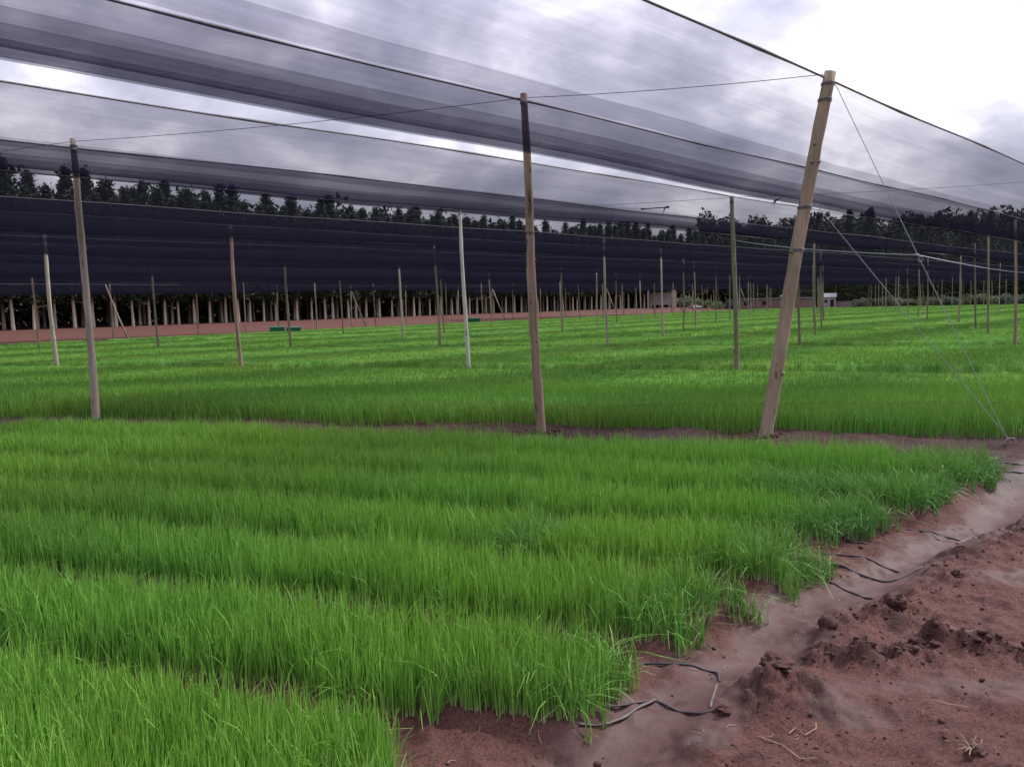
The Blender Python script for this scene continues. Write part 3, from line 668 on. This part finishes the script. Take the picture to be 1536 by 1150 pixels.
# ------------------------------------------------------------------ trees
def tree_parts(seed, H, R0, base, dark):
    rq = np.random.default_rng(seed); mb = MB()
    mb.tube([(0, 0, -.3), (.02, 0, base*.5), (.05, .03, base*1.2), (.0, .05, H*.6), (0, 0, H*.93)], [.15, .115, .095, .06, .02], 7)
    for _ in range(14):
        zz = rq.uniform(base*.8, H*.8); a = rq.uniform(0, 6.28); L = R0*(1-zz/H)*1.2+.2
        mb.tube([(0, 0, zz), (math.cos(a)*L*.6, math.sin(a)*L*.6, zz+.2), (math.cos(a)*L, math.sin(a)*L, zz+.55)], [.03, .02, .008], 4)
    tm = mb.mesh('trunk'); tm.materials.append(M['trunk'])
    n = 5200; V = np.zeros((n, 4, 3)); C = np.zeros((n, 4, 3))
    nb = 46; bz = base+(H-base)*rq.random(nb)**.85; ba = rq.uniform(0, 6.28, nb)
    fr = (bz-base)/(H-base)
    prof = R0*np.clip(np.minimum(1., .6+fr*1.6)*(1-fr**1.7)+.03, .03, 1.2)*rq.uniform(.75, 1.25, nb)
    k = rq.integers(0, nb, n); s = rq.random(n)**.6
    cx = np.cos(ba[k])*prof[k]*s; cy = np.sin(ba[k])*prof[k]*s; cz = bz[k]+s*.35*prof[k]
    loose = rq.random(n) < .72; f2 = rq.random(n)**1.15; a2 = rq.uniform(0, 6.28, n); r2 = R0*(1-f2**1.7)*np.minimum(1, .6+f2*2)*np.sqrt(rq.random(n))*(.85+.2*np.sin(a2*3+f2*23))
    cx = np.where(loose, np.cos(a2)*r2, cx); cy = np.where(loose, np.sin(a2)*r2, cy); cz = np.where(loose, base+(H-base)*f2, cz)
    rad = .10+.26*(1-fr[k])
    cx += rq.normal(0, 1, n)*rad*.7; cy += rq.normal(0, 1, n)*rad*.7; cz += rq.normal(0, 1, n)*rad*.7
    d = rq.normal(0, 1, (n, 3)); d /= np.linalg.norm(d, axis=1)[:, None]; d[:, 2] = np.abs(d[:, 2])*.6+.15
    w = np.cross(d, rq.normal(0, 1, (n, 3))); w /= np.linalg.norm(w, axis=1)[:, None]
    ctr = np.stack([cx, cy, cz], 1); L = rq.uniform(.14, .34, n)[:, None]; W = rq.uniform(.05, .11, n)[:, None]
    V[:, 0] = ctr-w*W; V[:, 1] = ctr+w*W; V[:, 2] = ctr+d*L+w*W*.4; V[:, 3] = ctr+d*L-w*W*.4
    g = rq.uniform(.7, 1.3, n)[:, None, None]; C[:] = np.array(dark)*g
    F = np.arange(n*4).reshape(-1, 4)
    cm = npmesh('crown', V.reshape(-1, 3), F, C.reshape(-1, 3)); cm.materials.append(M['needle'])
    return tm, cm
TV = [tree_parts(s, 11.6, 1.95, 2.2, c) for s, c in ((1, (.032, .047, .024)), (2, (.027, .042, .023)), (3, (.038, .052, .026)), (4, (.029, .041, .020)), (5, (.033, .048, .026)))]
TB = [tree_parts(s, 14., 3.4, 1.2, c) for s, c in ((11, (.035, .055, .028)), (12, (.040, .058, .026)), (13, (.032, .050, .028)))]
def tree(x, y, var, sc, label, group, name='pine_tree'):
    t = empty(name, (x, y, float(zter(x, y))), random.uniform(0, 6.28)); t.scale = (sc*random.uniform(.9, 1.1),)*2+(sc,)
    tag(t, label, 'tree', group)
    for nm, me in zip(('trunk', 'crown'), var):
        c = bpy.data.objects.new(nm, me); COL.objects.link(c); c.parent = t
PL = 'slim dark pine with a pale bare trunk in the plantation behind the red strip'
nt = 0
for r in range(4):
    s_ = -8.0+r*.8
    while s_ < 170:
        p = EM*(68+2.4*r+random.uniform(-.35, .35))+ED*s_
        if abs(p[0]) < .66*p[1]+2:
            tree(p[0], p[1], random.choice(TV), random.uniform(.90, 1.06)*(1+.12*(s_ > 110)), PL, 'plantation pines behind the red strip'); nt += 1
        s_ += (1.45 if r == 0 else 2.7)*random.uniform(.8, 1.2)*(1+.9*max(0, s_-60)/110)
def wood_mass(fn, n, zlo, zhi, size):
    a, b = fn(n); zz = zter(a, b); H = zlo+(zhi-zlo)*rng.random(n)**1.05*(.72+.28*vnoise(a*.35, b*.35))
    ctr = np.stack([a, b, zz+H], 1); d = rng.normal(0, 1, (n, 3)); d /= np.linalg.norm(d, axis=1)[:, None]
    w_ = np.cross(d, rng.normal(0, 1, (n, 3))); w_ /= np.linalg.norm(w_, axis=1)[:, None]; sz = size*rng.uniform(.5, 1.2, n)[:, None]
    V = np.stack([ctr-w_*sz*.4, ctr+w_*sz*.4, ctr+d*sz+w_*sz*.15, ctr+d*sz-w_*sz*.15], 1)
    C = np.ones((n, 4, 3))*np.array((.024, .033, .019))*rng.uniform(.6, 1.3, n)[:, None, None]
    return npmesh('far_wood', V.reshape(-1, 3), np.arange(n*4).reshape(-1, 4), C.reshape(-1, 3))
def plant(n):
    s1 = rng.uniform(-25, 185, n); q1 = 78+14*rng.random(n)**1.3
    return EM[0]*q1+ED[0]*s1, EM[1]*q1+ED[1]*s1
tag(link('far_wood', wood_mass(plant, 150000, .0, 14.4, .6), M['needle']), 'dense dark interior of the pine plantation filling the gaps between trunks', 'wood', kind='stuff')
def endw(n):
    y1 = 176+16*rng.random(n); return y1*rng.uniform(.22, .72, n), y1
tag(link('far_wood', wood_mass(endw, 80000, .0, 20., .9), M['needle']), 'dark mass of woodland closing the far right end behind the hedge', 'wood', kind='stuff')
BL = 'tall dark bushy tree in the clump closing the right end of the field'
for r in range(3):
    for px in np.linspace(.27, .69, 22):
        Yd = 150+r*7+random.uniform(-4, 4); ux = px+random.uniform(-.012, .012)
        f = sm(np.array((px-.25)/.12)).item()
        tree(ux*Yd, Yd, random.choice(TB), (.80+.34*f)*random.uniform(.88, 1.08), BL, 'dark trees at the right end of the field', 'broadleaf_tree'); nt += 1
# low shrubs before the far trees
def shrub_parts(seed, c):
    rq = np.random.default_rng(seed); n = 900
    a = rq.normal(0, 1, (n, 3)); a /= np.linalg.norm(a, axis=1)[:, None]; r = rq.random(n)**.4
    ctr = a*r[:, None]*np.array([1.5, 1.2, .8])+np.array([0, 0, .85]); ctr[:, 2] = np.abs(ctr[:, 2]); ctr[:, 2] += .25*np.sin(ctr[:, 0]*4)
    d = rq.normal(0, 1, (n, 3)); d /= np.linalg.norm(d, axis=1)[:, None]; w = np.cross(d, rq.normal(0, 1, (n, 3))); w /= np.linalg.norm(w, axis=1)[:, None]
    V = np.stack([ctr-w*.06, ctr+w*.06, ctr+d*.24+w*.03, ctr+d*.24-w*.03], 1); C = np.ones((n, 4, 3))*np.array(c)*rq.uniform(.7, 1.3, n)[:, None, None]
    me = npmesh('leaves', V.reshape(-1, 3), np.arange(n*4).reshape(-1, 4), C.reshape(-1, 3)); me.materials.append(M['needle']); return me
SH = [shrub_parts(31, (.11, .15, .075)), shrub_parts(32, (.15, .165, .12)), shrub_parts(33, (.09, .13, .10))]
for j, px in enumerate(np.concatenate([np.linspace(.205, .26, 4), np.linspace(.41, .67, 22)])):
    Yd = 143+random.uniform(-2, 2); x, y = px*Yd, Yd
    o = bpy.data.objects.new('shrub', random.choice(SH)); COL.objects.link(o); o.location = (x, y, float(zter(x, y))-.1)
    k_ = random.uniform(.8, 1.15); o.scale = (k_*1.2, k_, k_); o.rotation_euler.z = random.uniform(0, 6.28)
    tag(o, 'pale grey-green shrub in the low hedge at the far end of the field', 'shrub', 'shrubs at the far field end')
# ------------------------------------------------------------------ far buildings and bins
def at(x, y): return (x, y, float(zter(x, y)))
def bin_(x, y, L, W, H, rz, lab):
    t = empty('field_bin', at(x, y), rz); tag(t, lab, 'bin')
    mb = MB(); mb.box((0, 0, H/2), (L, W, H))
    for k_ in np.linspace(-L/2+.1, L/2-.1, 6): mb.box((k_, -W/2-.02, H/2), (.06, .045, H*.92))
    mb.build('body', M['green_bin'], t)
    mb = MB(); mb.box((0, 0, H+.03), (L+.06, W+.06, .06)); mb.build('lid', M['green_lid'], t)
    mb = MB()
    for k_ in (-.4, .4): mb.box((k_*L, 0, -.0), (.12, W*.9, .1))
    mb.build('foot', M['void'], t)
bin_(-17.45, 63.7, 1.0, .9, .46, .35, 'dark green field bin on the red strip, left of two placed together'); bin_(-16.1, 63.3, 1.0, .9, .42, .30, 'pale lidded green bin half hidden behind a thin pole')
bin_(-3.5, 81.6, 1.0, .9, .5, .2, 'small lone green bin on the red strip behind the white pole')
# open shelter
t = empty('open_shelter', at(24.6, 139.), -.3); tag(t, 'grey pink open shelter with thick posts at the end of the red strip', 'shelter')
mb = MB(); mb.box((0, 0, 3.5), (4.6, 3.2, .22), 0, .03); mb.build('roof', M['tin'], t)
for sx in (-2, 2):
    for sy in (-1.3, 1.3): mb = MB(); mb.box((sx, sy, 1.7), (.3, .3, 3.4)); mb.build('post', M['plaster'], t)
mb = MB(); mb.box((-.2, .9, 1.5), (3.6, .2, 2.0)); mb.build('back_wall', M['plaster'], t)
# rubble heap
mb = MB(); me = clod_verts(1.1, 61, .5, .7); o = link('rubble_heap', me, M['rubble'], smooth=False); o.location = at(30.3, 141); tag(o, 'pinkish rubble heap right of the open shelter', 'rubble heap')
# long brick wall with hut
t = empty('farm_shed', at(45, 147), -.12); tag(t, 'long low dull brick shed at the far end, behind the olive pole', 'shed')
mb = MB(); mb.box((0, 0, .85), (13, 3, 1.7)); mb.build('wall', M['brick'], t)
mb = MB(); mb.box((0, 0, 1.78), (13.4, 3.4, .14), 0, .0); mb.build('roof', M['tin'], t)
for k_ in (-4.5, -1.5, 3):
    mb = MB(); mb.box((k_, -1.52, 1.0), (.9, .08, .6)); mb.build('window', M['void'], t)
t = empty('watch_hut', at(45.6, 141), -.1); tag(t, 'small hut with a pitched roof and dark doorway before the brick shed', 'hut')
mb = MB(); mb.box((0, 0, 1.05), (1.8, 1.6, 2.1)); mb.build('wall', M['plaster'], t)
mb = MB(); mb.add([(-1.1, -1, 2.05), (1.1, -1, 2.05), (1.1, 1, 2.05), (-1.1, 1, 2.05), (0, -1, 2.75), (0, 1, 2.75)], [(0, 1, 4), (2, 3, 5), (1, 2, 5, 4), (3, 0, 4, 5), (0, 3, 2, 1)]); mb.build('roof', M['tin'], t)
mb = MB(); mb.box((.35, -.81, .95), (.8, .06, 1.6)); mb.build('door', M['void'], t)
t = empty('farmhouse', at(54.4, 146), -.35); t.scale = (.8, .8, .8); tag(t, 'small white farmhouse catching the light at the far end of the field', 'house')
mb = MB(); mb.box((0, 0, 1.15), (2.6, 2.4, 2.3)); mb.build('wall', M['white'], t)
mb = MB(); mb.add([(-1.5, -1.4, 2.25), (1.5, -1.4, 2.25), (1.5, 1.4, 2.25), (-1.5, 1.4, 2.25), (-1.5, 0, 3.1), (1.5, 0, 3.1)], [(0, 1, 5, 4), (2, 3, 4, 5), (1, 2, 5), (3, 0, 4), (0, 3, 2, 1)]); mb.build('roof', M['tin'], t)
mb = MB(); mb.box((.6, -1.21, 1.0), (.7, .06, 1.5)); mb.build('door', M['void'], t)
mb = MB(); mb.box((-.6, -1.21, 1.4), (.6, .06, .6)); mb.build('window', M['void'], t)
mb = MB(); mb.box((0, 0, .5), (6.5, .25, 1.0)); mb.box((0, 0, 1.04), (6.7, .33, .08)); o = mb.build('garden_wall', M['rubble']); o.location = at(58.5, 144.5); o.rotation_euler.z = -.3; tag(o, 'low pale wall right of the white farmhouse', 'wall')
# ------------------------------------------------------------------ sky, sun, camera
AZ, EL = R(58), R(50)
w = bpy.data.worlds.new('World'); S.world = w; w.use_nodes = True; nt = w.node_tree; nt.nodes.clear(); L = nt.links.new
out = N(nt, 'ShaderNodeOutputWorld'); bg = N(nt, 'ShaderNodeBackground'); bg.inputs[1].default_value = .064
sky = N(nt, 'ShaderNodeTexSky', sky_type='NISHITA'); sky.sun_disc = False; sky.sun_elevation = EL; sky.sun_rotation = AZ
tc = N(nt, 'ShaderNodeTexCoord'); sx = N(nt, 'ShaderNodeSeparateXYZ'); L(tc.outputs['Generated'], sx.inputs[0])
zz = math_(nt, 'ADD', math_(nt, 'MAXIMUM', sx.outputs[2], 0.0), .42)
cb = N(nt, 'ShaderNodeCombineXYZ'); L(math_(nt, 'DIVIDE', sx.outputs[0], zz), cb.inputs[0]); L(math_(nt, 'DIVIDE', sx.outputs[1], zz), cb.inputs[1])
n1 = noise(nt, cb.outputs[0], 2.3, 6, .48, .35); n2 = noise(nt, cb.outputs[0], 6.5, 6, .55, .2)
f = math_(nt, 'ADD', math_(nt, 'MULTIPLY', n1, .72), math_(nt, 'MULTIPLY', n2, .28))
# broad brightness: the cloud is thinnest ahead to the right
dt = N(nt, 'ShaderNodeVectorMath', operation='DOT_PRODUCT'); L(tc.outputs['Generated'], dt.inputs[0])
dv = Vector((.60, .72, .36)).normalized(); dt.inputs[1].default_value = dv
mr = N(nt, 'ShaderNodeMapRange', interpolation_type='SMOOTHSTEP'); L(dt.outputs['Value'], mr.inputs[0]); mr.inputs[1].default_value = .62; mr.inputs[2].default_value = 1.0; mr.inputs[3].default_value = 0; mr.inputs[4].default_value = 1
bright = math_(nt, 'ADD', math_(nt, 'MULTIPLY', mr.outputs[0], .075), f)
cl = ramp(nt, bright, [(.38, (3.0, 3.0, 3.9)), (.46, (4.4, 4.3, 5.4)), (.53, (6.0, 5.8, 7.0)), (.58, (8.2, 7.9, 9.0)), (.64, (11.5, 11.1, 11.8)), (.80, (14., 13.6, 13.8))])
mixed = mixc(nt, .88, sky.outputs[0], cl)
ze = math_(nt, 'ADD', math_(nt, 'MULTIPLY', math_(nt, 'MINIMUM', math_(nt, 'MAXIMUM', sx.outputs[2], 0.0), .55), 1.75), .29)
mv = N(nt, 'ShaderNodeVectorMath', operation='SCALE'); L(mixed, mv.inputs[0]); L(ze, mv.inputs[3])   # overcast sky: the zenith is about three times as bright as the horizon
L(mv.outputs[0], bg.inputs[0]); L(bg.outputs[0], out.inputs[0])
sl = bpy.data.lights.new('sun', 'SUN'); sl.energy = 1.5; sl.angle = R(13); sl.color = (1, .96, .9)
so = bpy.data.objects.new('sun', sl); COL.objects.link(so)
Ld = Vector((math.sin(AZ)*math.cos(EL), math.cos(AZ)*math.cos(EL), math.sin(EL))); so.rotation_euler = Ld.to_track_quat('Z', 'Y').to_euler(); so.location = Ld*50
fpx, yh, roll = 1278., 455., R(1.2)
p = math.atan((575-yh)/fpx); cp, sp = math.cos(p), math.sin(p); c, s = math.cos(roll), math.sin(roll)
def P_(d): return Vector((d[0], d[1]*cp+d[2]*sp, -d[1]*sp+d[2]*cp))
rt, up, fw = P_((c, 0, -s)), P_((s, 0, c)), P_((0, 1, 0))
cam = bpy.data.cameras.new('camera'); cam.sensor_width = 36; cam.lens = fpx/1536*36; cam.clip_start = .05; cam.clip_end = 6000
co = bpy.data.objects.new('camera', cam); COL.objects.link(co)
co.matrix_world = Matrix(((rt.x, up.x, -fw.x, 0), (rt.y, up.y, -fw.y, 0), (rt.z, up.z, -fw.z, 1.6), (0, 0, 0, 1)))
S.camera = co
vs = S.view_settings; vs.view_transform = 'Standard'; vs.look = 'None'; vs.exposure = 1.68; vs.gamma = 1
S.render.engine = 'CYCLES'; S.cycles.transparent_max_bounces = 128; S.cycles.max_bounces = 6; S.cycles.diffuse_bounces = 3; S.cycles.caustics_reflective = False; S.cycles.caustics_refractive = False
print('trees', nt if isinstance(nt, int) else '', 'far poles', npole, 'objects', len(S.objects))
